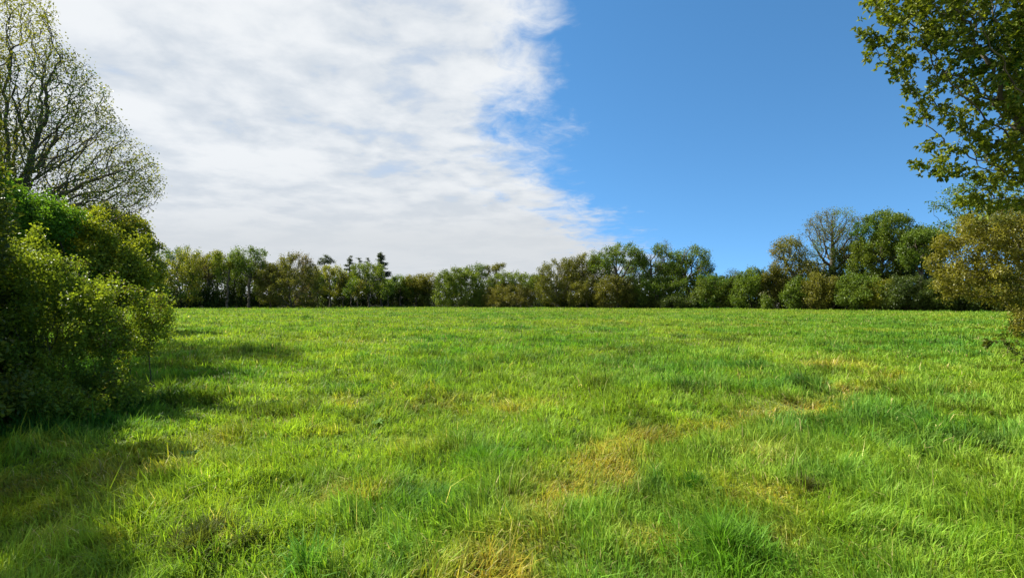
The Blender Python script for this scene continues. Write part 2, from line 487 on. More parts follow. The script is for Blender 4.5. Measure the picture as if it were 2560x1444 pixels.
# ------------------------------------------------------------------ trees
def grow(root, parent, att, D, dk, rng, maxit=160, trop=(0, 0, 0.0), jit=.25):
    """space colonisation: branches grow towards the points of the crown"""
    pos = list(map(np.array, root)); par = list(parent)
    pos_a = np.array(pos, float)
    alive = np.ones(len(att), bool)
    dm = np.full(len(att), 1e9); ni = np.zeros(len(att), int)
    for k in range(len(pos_a)):
        q = ((att - pos_a[k]) ** 2).sum(1); m = q < dm; dm[m] = q[m]; ni[m] = k
    alive &= dm > dk * dk
    kids = {}
    P = [pos_a]; total = len(pos_a)
    allp = pos_a
    trop = np.array(trop)
    for it in range(maxit):
        idx = np.nonzero(alive)[0]
        if len(idx) == 0: break
        u, inv = np.unique(ni[idx], return_inverse=True)
        dirs = att[idx] - allp[ni[idx]]
        dirs /= np.linalg.norm(dirs, axis=1)[:, None] + 1e-9
        s = np.zeros((len(u), 3)); np.add.at(s, inv, dirs)
        s /= np.linalg.norm(s, axis=1)[:, None] + 1e-9
        s += rng.normal(0, jit, s.shape) + trop
        s /= np.linalg.norm(s, axis=1)[:, None] + 1e-9
        new = allp[u] + s * D
        ok = []
        for a, b in enumerate(u):
            c = kids.setdefault(int(b), [])
            if len(c) >= 4 or any(np.dot(s[a], e) > .93 for e in c): continue
            c.append(s[a]); ok.append(a)
        # a stalled node gives its points up
        st = np.setdiff1d(np.arange(len(u)), ok)
        if len(st):
            bad = np.isin(inv, st); alive[idx[bad]] = False
        if not ok: continue
        new = new[ok]; par += [int(u[a]) for a in ok]
        allp = np.concatenate([allp, new])
        idx = np.nonzero(alive)[0]
        for c0 in range(0, len(new), 400):
            nb = new[c0:c0 + 400]
            q = ((att[idx][:, None] - nb[None]) ** 2).sum(2)
            j = q.argmin(1); qm = q[np.arange(len(idx)), j]
            m = qm < dm[idx]
            dm[idx[m]] = qm[m]; ni[idx[m]] = total + c0 + j[m]
        total += len(new)
        alive &= dm > dk * dk
    return allp, np.array(par)


def radii(par, rb, r0):
    n = len(par); cnt = np.zeros(n)
    has = np.zeros(n, bool); has[par[par >= 0]] = True
    cnt[~has] = 1
    for i in range(n - 1, -1, -1):
        if par[i] >= 0: cnt[par[i]] += cnt[i]
    e = max(1.4, math.log(max(cnt[0], 2)) / math.log(rb / r0))
    return r0 * cnt ** (1 / e), cnt


def tube_mesh(p, par, r, k_thick=8, k_thin=3, thr=.05):
    n = len(p); d = np.zeros((n, 3)); has = par >= 0
    d[has] = p[has] - p[par[has]]
    for i in np.nonzero(~has)[0]:
        c = np.nonzero(par == i)[0]
        d[i] = (p[c[0]] - p[i]) if len(c) else (0, 0, 1)
    d /= np.linalg.norm(d, axis=1)[:, None] + 1e-9
    # the thickest child carries on the ring of its parent
    main = np.full(n, -1); best = np.zeros(n)
    for i in range(n):
        q = par[i]
        if q >= 0 and r[i] > best[q]: best[q] = r[i]; main[q] = i
    ch = np.nonzero(has)[0]; pa = par[ch]
    is_main = main[pa] == ch
    ds = np.where(is_main[:, None], d[pa], d[ch])
    rs = np.where(is_main, r[pa], np.minimum(r[pa] * .9, r[ch] * 1.25))
    V, Fq, off = [], [], 0
    for k, sel in ((k_thick, r[ch] >= thr), (k_thin, r[ch] < thr)):
        if not sel.any(): continue
        def ring(c, dd, rr):
            ref = np.tile(np.array([.31, .93, .2]), (len(c), 1))
            u = np.cross(dd, ref); u /= np.linalg.norm(u, axis=1)[:, None] + 1e-9
            w = np.cross(dd, u)
            a = np.arange(k) * 2 * math.pi / k
            return c[:, None] + rr[:, None, None] * (np.cos(a)[None, :, None] * u[:, None] + np.sin(a)[None, :, None] * w[:, None])
        A = ring(p[pa[sel]], ds[sel], rs[sel]); B = ring(p[ch[sel]], d[ch[sel]], r[ch[sel]])
        m = sel.sum(); V.append(np.concatenate([A, B], 1).reshape(-1, 3))
        j = np.arange(k); jn = (j + 1) % k
        q = np.stack([j, jn, jn + k, j + k], 1)
        Fq.append((np.arange(m)[:, None, None] * 2 * k + q[None]).reshape(-1, 4) + off)
        off += m * 2 * k
    return np.concatenate(V), np.concatenate(Fq)


def leaves(pos, dirs, size, aspect, c1, c2, rng, clump_f=1.0, up=.5, along=.6, fold=.18, seed=0, var=.22, c3=None, f3=.0):
    n = len(pos)
    a = rng.normal(0, 1, (n, 3)) + dirs * along; a /= np.linalg.norm(a, axis=1)[:, None] + 1e-9
    nn = rng.normal(0, 1, (n, 3)) + np.array([0, 0, up * 2])
    s = np.cross(a, nn); s /= np.linalg.norm(s, axis=1)[:, None] + 1e-9
    nn = np.cross(s, a)
    L = size * rng.uniform(.65, 1.3, n); W = L * aspect * rng.uniform(.8, 1.2, n)
    tip = pos + a * L[:, None] - np.array([0, 0, 1]) * (L * .12)[:, None]
    md = pos + a * (L * .5)[:, None] + nn * (L * fold)[:, None]
    v = np.stack([pos, md - s * (W / 2)[:, None], tip, md + s * (W / 2)[:, None]], 1).reshape(-1, 3)
    i = np.arange(n)[:, None] * 4
    f = np.concatenate([i + np.array([[0, 2, 1]]), i + np.array([[0, 3, 2]])])
    k = np.clip(vnoise3(pos, clump_f, seed) * .9 + rng.normal(0, .22, n), 0, 1)[:, None]
    t = np.array(c1) * (1 - k) + np.array(c2) * k
    if c3 is not None:
        k3 = (vnoise3(pos, clump_f * .6, seed + 50) + rng.normal(0, .12, n) < f3)[:, None]
        t = np.where(k3, np.array(c3), t)
    t = t * np.exp(rng.normal(0, var, (n, 1)))
    return v, f, np.repeat(t, 4, 0)


def sample_blobs(bl, n, rng, shell=4.0):
    vol = np.array([b[3] * b[4] * b[5] for b in bl]) ** .8; vol /= vol.sum()
    ch = rng.choice(len(bl), n, p=vol); B = np.array(bl)[ch]
    u = rng.normal(0, 1, (n, 3)); u /= np.linalg.norm(u, axis=1)[:, None]
    u *= (rng.random(n) ** (1 / shell))[:, None]
    return B[:, :3] + u * B[:, 3:6]


PAL = {
    'green': ((.065, .135, .014), (.150, .230, .026)),
    'bright': ((.088, .150, .014), (.185, .245, .026)),
    'lime': ((.185, .205, .020), (.350, .355, .036)),
    'olive': ((.120, .125, .018), (.245, .225, .034)),
    'bronze': ((.170, .120, .018), (.300, .220, .034)),
    'dark': ((.030, .060, .012), (.068, .115, .020)),
    'grey': ((.105, .088, .060), (.185, .155, .100)),
    'needle': ((.045, .065, .040), (.090, .120, .065)),
    'white': ((.45, .45, .38), (.75, .75, .68)),
}


def tree(name, label, cat, px, d, blobs, pal='green', n=9000, size=.24, att=600, D=.42, dk=.75, rb=.22, r0=.016, y0=None,
         seed=1, thin=.30, group=None, bark=None, mat=None, spread=.28, trunk_top=None, kmax=3, aspect=.62, shell=4.0, lean=0.0,
         parts=('trunk', 'crown'), stems=1, stem_r=.4, clump_f=.55, up=.5, rosette=0, c3=None, f3=0, trop=(0, 0, .05), jit=.25,
         zmin=.15, extra=None, depth_k=.85, along=.6, swell=1.12, rag=.30, sprays=0, rag_f=None):
    """blobs: ellipses of the crown as seen, (column, row, half width, half height[, metres nearer or farther])"""
    rng = R(seed * 7 + 3)
    if d > 60:
        if n >= 7000 and rag == .30: rag = .13; swell *= 1.04
        n = int(n * 1.7); swell *= 1.06
    X0 = wx(px, d); base = np.array([X0, d, float(height(np.array([X0]), np.array([d]))[0])])
    th = thing(name, label, cat, base, group)
    s = d / F
    bl = []
    for b in blobs:
        dy = b[4] if len(b) > 4 else rng.uniform(-.3, .3) * b[2] * s
        dd = d + dy; s2 = dd / F
        bl.append((wx(b[0], dd) - X0, dy, wz(b[1], dd) - base[2], b[2] * s2 * swell, b[2] * s2 * depth_k * swell, b[3] * s2 * swell))
    if extra: bl += extra
    A = sample_blobs(bl, att, rng, shell)
    for q in range(sprays):             # shoots reaching out past the outline
        b = bl[rng.integers(len(bl))]
        u = rng.normal(0, 1, 3); u[2] = abs(u[2]) * .5 + .1 * rng.normal(); u /= np.linalg.norm(u)
        m_ = max(6, att // 220); w = np.linspace(.85, 1.22 + .28 * rng.random(), m_)[:, None]
        A = np.concatenate([A, np.array(b[:3]) + u * np.array(b[3:6]) * w + rng.normal(0, .04, (m_, 3))])
    A = A[A[:, 2] > zmin]
    rf = rag_f or 60.0 / d ** .85 * .35
    k = vnoise3(A + base, rf, seed + 21) > rag
    if k.sum() > 60: A = A[k]
    low = A[:, 2].min(); cen = A.mean(0)
    tt = trunk_top if trunk_top is not None else max(.3, low * .9 + .15 * (cen[2] - low))
    root, par = [], []
    for q in range(stems):
        a = rng.uniform(0, 6.28); rr = stem_r * math.sqrt(rng.random()) if stems > 1 else 0
        b = np.array([rr * math.cos(a), rr * math.sin(a), -.12])
        top = np.array([cen[0] * .35 + lean + b[0] * 1.6, cen[1] * .3 + b[1] * 1.6, tt])
        m = max(2, int((tt + .12) / D))
        start = len(root)
        if stems > 1 and q == 0:
            root.append(np.array([0, 0, -.2])); par.append(-1); start = 1
        for i in range(m + 1):
            w = i / m
            p = b * (1 - w) + top * w + (rng.normal(0, .06, 3) * D * 3 * (0 < i < m)) * np.array([1, 1, 0])
            root.append(p); par.append(start + i - 1 if i else (0 if stems > 1 else -1))
    P, Pa = grow(root, par, A, D, dk, rng, trop=trop, jit=jit)
    r, cnt = radii(Pa, rb if stems == 1 else rb, r0)
    fl = np.clip(1 - (P[:, 2] + .1) / .8, 0, 1)
    r = r * (1 + .35 * fl * (r > rb * .6))
    v, f = tube_mesh(P, Pa, r, thr=max(.03, r0 * 2))
    mesh_obj(parts[0], v, f, bark or M_BARK, parent=th, smooth_shade=True)
    dirs = np.zeros_like(P); h = Pa >= 0; dirs[h] = P[h] - P[Pa[h]]; dirs /= np.linalg.norm(dirs, axis=1)[:, None] + 1e-9
    cand = np.nonzero(cnt <= kmax)[0]
    keep = vnoise3(P[cand] + base, clump_f, seed + 9) > thin
    cand = cand[keep] if keep.sum() > 20 else cand
    if n > 0:
        pick = rng.choice(cand, n) if not rosette else np.repeat(rng.choice(cand, max(1, n // rosette)), rosette)
        off = rng.normal(0, spread, (n, 3))
        if rosette:
            off = np.repeat(rng.normal(0, spread, (max(1, n // rosette), 3)), rosette, 0) + rng.normal(0, size * .12, (len(pick), 3))
        q = P[pick] + off
        ok = q[:, 2] > .05
        q = q[ok]; dd = dirs[pick][ok]
        c1, c2 = [np.array(c) for c in (PAL[pal] if isinstance(pal, str) else pal)]
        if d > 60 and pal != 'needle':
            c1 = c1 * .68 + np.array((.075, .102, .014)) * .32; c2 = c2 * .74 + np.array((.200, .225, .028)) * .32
        v, f, tcol = leaves(q, dd, size, aspect, c1, c2, rng, clump_f=clump_f, up=up, seed=seed, c3=c3, f3=f3, along=along)
        mesh_obj(parts[1], v, f, mat or M_LEAF, parent=th, tint=tcol)
    return th


SH = ('stems', 'foliage')


def shrub(name, label, px, d, blobs, pal='green', seed=1, cat='bush', **k):
    k.setdefault('stems', 5); k.setdefault('rb', .07); k.setdefault('n', 4500); k.setdefault('att', 350)
    k.setdefault('parts', SH); k.setdefault('thin', .15); k.setdefault('bark', M_TWIG); k.setdefault('stem_r', .8)
    k.setdefault('trunk_top', .5)
    if d > 60:
        rg = R(seed * 13 + 1); b0 = list(blobs)
        for q in range(5):
            b = b0[rg.integers(len(b0))]
            blobs = blobs + [(b[0] + rg.normal(0, .6) * b[2], b[1] - rg.uniform(-.1, 1.15) * b[3], b[2] * rg.uniform(.22, .45), b[3] * rg.uniform(.25, .5))]
        k.setdefault('rag', .30); k.setdefault('swell', 1.24); k['n'] = int(k['n'] * 1.2)
    return tree(name, label, cat, px, d, blobs, pal=pal, seed=seed, **k)


def conifer(label, px, d, top_y, half, seed, n_w=19, dens=1.0, group='dark conifers above the left wood', bottom=.25, gap=.15):
    rng = R(seed)
    X0 = wx(px, d); H = wz(top_y, d); Rm = half * 1.3 * d / F
    th = thing('conifer_tree', label, 'tree', (X0, d, 0), group)
    P = [np.array([0, 0, z]) + np.array([rng.normal(0, .04), rng.normal(0, .04), 0]) for z in np.linspace(-.1, H, 26)]
    Pa = list(range(-1, 25)); r = list(np.linspace(.24, .03, 26))
    lp, ld = [], []
    for z in np.linspace(H * bottom, H * .985, n_w):
        tt = (z - H * bottom) / (H * (1 - bottom))
        ln0 = Rm * 1.15 * (1 - tt) ** .8 + .22
        base = int(np.argmin([abs(p[2] - z) for p in P[:26]]))
        for q in range(6):
            if rng.random() < gap + .22: continue
            a = rng.uniform(0, 6.28); ln = ln0 * rng.uniform(.5, 1.25); zj = rng.normal(0, .12)
            prev = base; m = 4
            dr = np.array([math.cos(a), math.sin(a), 0])
            for s in range(1, m + 1):
                w = s / m
                p = np.array([0, 0, z + zj * w]) + dr * ln * w + np.array([0, 0, ln * (-.30 * w + .24 * w * w)])
                P.append(p); Pa.append(prev); r.append(.05 * (1 - w) + .012); prev = len(P) - 1
                c = int(13 * dens * (.4 + ln))
                lp.append(p + rng.normal(0, 1, (c, 3)) * np.array([.14, .14, .08]) - dr * ln / m * rng.random((c, 1)))
                ld.append(np.repeat(dr[None], c, 0))
    v, f = tube_mesh(np.array(P), np.array(Pa), np.array(r), thr=.06)
    mesh_obj('trunk', v, f, M_BARK, parent=th, smooth_shade=True)
    c1, c2 = PAL['needle']
    v, f, t = leaves(np.concatenate(lp), np.concatenate(ld), .28, .34, c1, c2, rng, up=.5, along=1.2)
    mesh_obj('crown', v, f, M_LEAF, parent=th, tint=t)


def woodland():
    """the dark mass of undergrowth and further trees behind the first row: leaves by the ten thousand"""
    rng = R(77); n = 90000
    px = rng.uniform(-500, 2900, n); off = 3.5 + 26 * rng.random(n) ** 1.3
    e = edge_d(px); d = e + off
    x = wx(px, e) * (1 + off / 140)
    topy = np.interp(px, [-500, 400, 640, 800, 980, 1090, 1230, 1340, 1450, 1600, 1750, 1900, 2100, 2300, 2560, 2900],
                     [680, 675, 680, 690, 700, 704, 705, 706, 700, 694, 694, 690, 680, 680, 680, 680])
    H = (EYE + (HZ - topy) / F * d) * (.75 + .5 * fbm(x / 4, d / 4, 71, 3))
    z = H * rng.random(n) ** .9
    z[:12000] = rng.uniform(.0, 1.6, 12000)
    p = np.stack([x, d, z], 1)
    keep = (vnoise3(p, .6, 5) > .30) | (z < 1.7)
    p = p[keep]
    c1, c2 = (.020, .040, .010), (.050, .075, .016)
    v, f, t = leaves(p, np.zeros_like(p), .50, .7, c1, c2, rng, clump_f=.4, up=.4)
    o = mesh_obj('woodland', v, f, M_LEAF, tint=t)
    o['kind'] = 'stuff'
    o['label'] = 'dark mass of undergrowth and further trees behind the first row of trees'


woodland()

GL = 'trees along the far left wood'; GC = 'trees along the far middle of the field'; GR = 'trees along the far right of the field'
GB = 'bushes at the foot of the far trees'
for i, (px, top, w, pal) in enumerate([(478, 634, 30, 'olive'), (545, 630, 34, 'olive'), (598, 640, 28, 'green'), (655, 652, 26, 'olive'), (700, 650, 28, 'green'), (775, 662, 26, 'olive'), (805, 672, 24, 'green'),
                                       (870, 672, 24, 'green'), (1015, 700, 26, 'green'), (1060, 700, 26, 'olive'), (1218, 694, 26, 'green'), (1345, 690, 22, 'green'), (1425, 660, 28, 'olive'), (1490, 645, 32, 'olive'), (1592, 648, 28, 'green'),
                                       (1675, 655, 26, 'green'), (1770, 690, 28, 'green'), (1860, 690, 28, 'green'), (1950, 670, 28, 'olive'), (2035, 650, 28, 'olive'), (2140, 610, 32, 'green'), (2180, 585, 30, 'green'), (2265, 600, 34, 'green'),
                                       (2340, 600, 40, 'olive')]):
    dd = float(edge_d(px)) + 9 + (i * 53 % 5)
    tree('broadleaf_tree', 'tree of the second row, filling a gap between the far trees', 'tree', px, dd,
         [(px, top + 16, w, 16), (px - w * .6, top + 34, w * .8, 22), (px + w * .6, top + 36, w * .8, 22), (px, top + 50, w, 20)], pal, 3300, seed=500 + i, group='second row of trees at the far field edge', att=420, thin=.36, rag=.32)
# --- far left wood
tree('broadleaf_tree', 'lime-green leafy tree at the left end of the far wood, beside the near bushes', 'tree', 455, 95,
     [(440, 665, 48, 40), (475, 655, 36, 34), (410, 680, 30, 45), (450, 720, 50, 45), (490, 690, 22, 40)], 'lime', 9000, seed=1, group=GL, c3=PAL['green'][0], f3=.35)
tree('broadleaf_tree', 'grey-brown budding tree between the lime-green tree and the tall green-topped one', 'tree', 522, 99,
     [(520, 672, 26, 26), (512, 655, 18, 14), (545, 650, 20, 10)], 'grey', 2300, seed=2, group=GL, att=700, D=.36, dk=.6, size=.2, r0=.022)
tree('broadleaf_tree', 'tall thin-trunked tree with a yellow-green flat top and sky under its crown', 'tree', 568, 97,
     [(572, 645, 36, 18), (548, 660, 22, 18), (600, 655, 22, 16), (560, 690, 16, 16)], 'lime', 3600, seed=3, group=GL, rb=.2, thin=.35, c3=PAL['green'][1], f3=.4)
tree('broadleaf_tree', 'umbrella-shaped tree with fanning limbs, the tallest of the left wood', 'tree', 622, 97,
     [(622, 640, 38, 22), (606, 660, 30, 22), (640, 668, 26, 26), (622, 625, 26, 9)], 'green', 3200, seed=4, group=GL, att=800, D=.36, dk=.6, thin=.38, rb=.26, r0=.022, trunk_top=3.2)
tree('broadleaf_tree', 'small yellow-brown tree filling the notch left of the domed brown tree', 'tree', 676, 99,
     [(676, 665, 20, 18), (660, 690, 20, 24), (690, 690, 20, 20)], 'olive', 3000, seed=5, group=GL)
tree('broadleaf_tree', 'wide domed olive-brown tree in front of the left wood', 'tree', 728, 97,
     [(735, 668, 38, 32), (700, 690, 42, 32), (765, 692, 34, 36), (680, 722, 38, 38), (735, 725, 60, 38), (775, 735, 22, 28), (745, 645, 24, 10)], ((.075, .085, .016), (.18, .170, .032)), 13000, seed=6, group=GL, att=1000,
     thin=.22, c3=PAL['grey'][1], f3=.22)
tree('broadleaf_tree', 'loose yellow-green tree between the domed brown tree and the conifers', 'tree', 826, 104,
     [(825, 685, 36, 18), (802, 705, 20, 22), (848, 700, 22, 22), (830, 720, 30, 20)], 'lime', 3800, seed=7, group=GL, thin=.36)
tree('pine_tree', 'thin bare-looking pine showing over the loose yellow-green tree', 'tree', 813, 112,
     [(813, 652, 17, 13), (805, 668, 20, 10), (824, 660, 12, 8)], 'needle', 900, seed=8, group='dark conifers above the left wood', att=350, size=.22, rb=.17, spread=.18)
conifer('narrow dark conifer at the left end of the conifer row', 874, 112, 640, 20, 31)
conifer('small thin conifer, second from the left in the conifer row', 898, 115, 645, 16, 32, dens=.6, gap=.4)
conifer('small thin conifer standing left of the tallest conifer', 919, 115, 644, 16, 33, dens=.6, gap=.4)
conifer('tallest and widest dark conifer, at the right end of the conifer row', 952, 110, 632, 30, 34, n_w=24, dens=1.1)
tree('broadleaf_tree', 'round green tree in front of the tallest conifer', 'tree', 922, 105,
     [(920, 672, 38, 16), (900, 690, 26, 18), (945, 688, 26, 18), (922, 710, 40, 22)], 'bright', 5200, seed=9, group=GL, thin=.28)
for i, (px, top, pal) in enumerate([(485, 690, 'green'), (534, 668, 'dark'), (585, 672, 'green'), (607, 690, 'dark'), (650, 690, 'green'),
                                    (795, 690, 'green'), (858, 688, 'olive'), (878, 690, 'green'), (895, 700, 'olive'), (970, 700, 'green')]):
    tree('slender_tree', 'slender thin-trunked tree in the shade of the far left wood', 'tree', px, 98 + (i * 37 % 7),
         [(px + 3, top + 16, 15, 16), (px - 6, top + 34, 13, 16)], pal, 900, seed=300 + i, att=160, rb=.14, group='slender trees in the left wood', thin=.3)
for i, (px, w, h, pal, lab) in enumerate([
        (440, 40, 26, 'dark', 'dark low bush under the lime-green tree of the left wood'),
        (520, 42, 30, 'dark', 'dark low bush under the grey-brown budding tree'),
        (600, 44, 28, 'dark', 'dark green bush under the umbrella-shaped tree'),
        (660, 34, 30, 'dark', 'dark bush at the left foot of the domed brown tree'),
        (745, 60, 26, 'dark', 'dark brownish bush at the foot of the domed brown tree'),
        (835, 46, 32, 'dark', 'dark bush under the loose yellow-green tree'),
        (915, 50, 34, 'dark', 'dark bush at the foot of the round green tree below the conifers')]):
    shrub('bush', lab, px, edge_d(px) + 2.2, [(px - w * .4, 768 - h * .6, w * .6, h), (px + w * .35, 768 - h * .5, w * .6, h * .85)], pal, seed=330 + i, group=GB, n=4200)
# --- middle
for i, (px, top, w, pal, lab) in enumerate([
        (1000, 690, 30, 'green', 'low green hedgerow tree just right of the tallest conifer'),
        (1040, 688, 28, 'olive', 'low yellow-green hedgerow tree between the conifer and the bright green bush'),
        (1072, 684, 24, 'olive', 'sparse low tree with forked limbs beside the bright green bush')]):
    tree('broadleaf_tree', lab, 'tree', px, 112, [(px, top + 14, w, 15), (px - 12, top + 34, w * .8, 20), (px + 14, top + 36, w * .8, 20)], pal, 3600 if i < 2 else 1900, seed=20 + i, group=GC,
         thin=.25 if i < 2 else .42)
for i, (px, w, h, pal, lab) in enumerate([
        (985, 40, 38, 'dark', 'dark bush at the right foot of the conifers'),
        (1050, 50, 40, 'dark', 'dark bush under the low yellow-green hedgerow tree')]):
    shrub('bush', lab, px, edge_d(px) + 1.5, [(px - w * .4, 768 - h * .6, w * .6, h), (px + w * .35, 768 - h * .5, w * .6, h * .85)], pal, seed=340 + i, group=GB, n=4500)
tree('broadleaf_tree', 'bright green bushy tree leafy to the ground, left of the two bare-topped oaks', 'tree', 1150, 106,
     [(1125, 708, 34, 32), (1150, 692, 34, 20), (1172, 715, 36, 34), (1110, 745, 24, 24), (1150, 745, 34, 22), (1195, 740, 28, 28), (1140, 720, 26, 26)], 'bright', 13000, seed=24, group=GC, att=900, thin=.12, trunk_top=.8)
tree('oak_tree', 'sparse-topped oak rising behind the bright green bushy tree', 'tree', 1198, 110,
     [(1185, 672, 28, 13), (1165, 680, 18, 12), (1210, 682, 18, 16), (1195, 690, 24, 14)], 'green', 1700, seed=25, group=GC, att=520, D=.36, dk=.6, thin=.42, rb=.26, r0=.024, trunk_top=3.0)
tree('oak_tree', 'sparse-topped oak rising behind the green dome-shaped tree', 'tree', 1243, 110,
     [(1250, 672, 30, 12), (1232, 682, 16, 14), (1272, 680, 16, 10), (1240, 700, 18, 12)], 'olive', 1500, seed=26, group=GC, att=520, D=.36, dk=.6, thin=.42, rb=.26, r0=.024, trunk_top=3.0)
tree('broadleaf_tree', 'green dome-shaped tree behind the brown willow bush', 'tree', 1285, 107,
     [(1270, 700, 40, 20), (1300, 705, 40, 22), (1240, 715, 26, 24), (1328, 722, 24, 24), (1285, 735, 50, 28)], 'bright', 9500, seed=27, group=GC, att=700, thin=.14, trunk_top=1.2)
tree('broadleaf_tree', 'far dark tree peeping over the hedge right of the green dome-shaped tree', 'tree', 1338, 135,
     [(1338, 697, 20, 10), (1325, 705, 18, 14)], 'dark', 1500, seed=28, group=GC, att=200)
shrub('willow_bush', 'rounded olive-brown willow bush on the field edge near the middle', 1270, 104,
      [(1268, 738, 46, 24), (1235, 746, 24, 20), (1310, 745, 26, 20), (1270, 752, 50, 16)], ((.135, .125, .022), (.215, .19, .04)), seed=29, n=9000, att=700, aspect=.3, size=.26, thin=.05, stems=9, stem_r=1.6, up=0., along=1.5, group=GB)
shrub('bush', 'small green bush at the left foot of the olive-brown willow bush', 1200, 105, [(1200, 752, 20, 16), (1185, 758, 14, 10)], 'green', seed=35, n=2600, group=GB)
tree('broadleaf_tree', 'olive-brown tree with limbs fanning from a low fork, right of the willow bush', 'tree', 1397, 101,
     [(1390, 685, 40, 30), (1370, 710, 30, 40), (1420, 690, 26, 34), (1385, 735, 36, 26), (1405, 660, 24, 14)], ((.10, .11, .016), (.19, .185, .028)), 8500, seed=36, group=GC, att=1000, D=.34, dk=.6, thin=.30,
     trunk_top=1.2, rb=.28, r0=.024, bark=M_PALEBARK)
tree('oak_tree', 'olive oak with a ragged crown between the fanning tree and the tall oaks', 'tree', 1452, 100,
     [(1445, 665, 26, 22), (1470, 655, 24, 24), (1430, 690, 20, 22), (1460, 700, 32, 26)], 'olive', 4200, seed=37, group=GC, att=800, D=.36, dk=.6, thin=.36, rb=.3, r0=.024)
tree('oak_tree', 'tall sparse oak, the left one of the three against the cloud edge', 'tree', 1555, 98,
     [(1520, 640, 40, 22), (1560, 628, 34, 18), (1590, 650, 30, 26), (1500, 665, 30, 24), (1545, 665, 45, 26)], 'green', 6000, seed=38, group=GC, att=1300, D=.36, dk=.6, thin=.42, rb=.36, r0=.026, trunk_top=3.4)
tree('oak_tree', 'sparse oak in the middle of the three, with fine branches against blue', 'tree', 1625, 98,
     [(1620, 645, 32, 20), (1650, 640, 24, 26), (1610, 670, 30, 22), (1640, 670, 30, 20)], 'green', 3600, seed=39, group=GC, att=1200, D=.34, dk=.55, thin=.46, rb=.34, r0=.026, trunk_top=3.0)
tree('bare_tree', 'leafless fine-twigged tree top above the two right oaks of the three', 'tree', 1664, 106,
     [(1662, 630, 18, 28), (1650, 645, 16, 20)], 'grey', 500, seed=40, group=GC, att=700, D=.3, dk=.45, rb=.2, r0=.02, size=.15)
tree('oak_tree', 'broad sparse oak, the right one of the three, dark limbs against blue', 'tree', 1722, 97,
     [(1700, 640, 36, 26), (1740, 645, 34, 30), (1680, 665, 26, 24), (1755, 670, 26, 24), (1720, 670, 50, 24), (1695, 622, 22, 10)], 'green', 6800, seed=41, group=GC, att=1500, D=.36, dk=.58, thin=.40, rb=.38, r0=.028, trunk_top=2.8)
tree('broadleaf_tree', 'rounded brown-olive tree low in front of the tall left oak', 'tree', 1545, 95,
     [(1530, 715, 36, 24), (1555, 722, 36, 24), (1520, 740, 34, 26), (1560, 745, 34, 22)], ((.095, .095, .016), (.175, .155, .026)), 8500, seed=42, group=GC, thin=.12, trunk_top=1.0)
tree('broadleaf_tree', 'brownish low tree left of the rounded brown-olive tree', 'tree', 1470, 97,
     [(1465, 722, 34, 22), (1445, 738, 26, 24), (1485, 742, 28, 22)], ((.075, .085, .016), (.15, .140, .026)), 6000, seed=43, group=GC, thin=.2, trunk_top=1.)
tree('broadleaf_tree', 'dark green leafy tree low in front of the middle oak', 'tree', 1640, 95,
     [(1620, 715, 34, 22), (1655, 710, 32, 20), (1610, 738, 32, 26), (1650, 742, 44, 24), (1690, 730, 36, 30), (1710, 705, 26, 16)], 'green', 10000, seed=44, group=GC, thin=.16, trunk_top=1.)
for i, (px, py, w, h, pal, lab) in enumerate([
        (1420, 752, 26, 16, 'dark', 'grey-green bush under the olive-brown fanning tree'),
        (1375, 756, 24, 12, 'green', 'low green bush at the left foot of the fanning tree'),
        (1475, 758, 20, 10, 'green', 'little green bush at the field edge left of the rounded brown-olive tree'),
        (1568, 748, 22, 20, 'lime', 'yellow-green bush at the right foot of the rounded brown-olive tree'),
        (1625, 756, 36, 12, 'dark', 'dark bush at the foot of the middle oak'),
        (1700, 754, 40, 16, 'dark', 'dark bush at the foot of the right oak')]):
    shrub('bush', lab, px, edge_d(px) - .8, [(px, py, w, h), (px + w * .5, py + 5, w * .6, h * .7), (px - w * .5, py + 4, w * .6, h * .75)], pal, seed=350 + i, group=GB, n=3600)
shrub('hawthorn_bush', 'broad mid-green bush right of the broad sparse oak', 1775, 90, [(1775, 715, 30, 26), (1800, 722, 36, 26), (1765, 745, 30, 24), (1815, 748, 30, 22), (1835, 725, 20, 20)], 'bright', seed=45, n=9000, att=700, group=GB,
      c3=PAL['green'][0], f3=.4)
tree('bare_tree', 'small leafless tree above the bushes in the gap left of the right-hand trees', 'tree', 1838, 90,
     [(1838, 690, 22, 16), (1826, 700, 16, 14)], 'dark', 380, seed=46, group=GC, att=420, D=.3, dk=.5, rb=.12, r0=.018, size=.16)
# --- right
shrub('bush', 'dark green upright bush left of the brown-olive small tree', 1880, 86, [(1880, 705, 30, 30), (1865, 735, 28, 30), (1895, 745, 24, 24), (1850, 745, 22, 24)], 'green', seed=47, n=6500, att=500, group=GB)
tree('broadleaf_tree', 'small brown-olive tree below the orange-topped oak', 'tree', 1935, 84,
     [(1930, 700, 26, 26), (1950, 712, 34, 24), (1920, 725, 24, 26), (1965, 735, 30, 24)], ((.10, .10, .016), (.18, .165, .026)), 6500, seed=48, group=GR, thin=.18, trunk_top=1.2)
tree('oak_tree', 'orange-topped sparse oak left of the tallest bare oak', 'tree', 1993, 83,
     [(1970, 615, 30, 20), (1950, 640, 24, 26), (1990, 640, 24, 24), (1975, 660, 34, 22), (1945, 665, 16, 14)], 'olive', 3000, seed=49, group=GR, att=1100, D=.34, dk=.55, thin=.38, rb=.3, r0=.024, trunk_top=3.,
     c3=(.24, .17, .03), f3=.30)
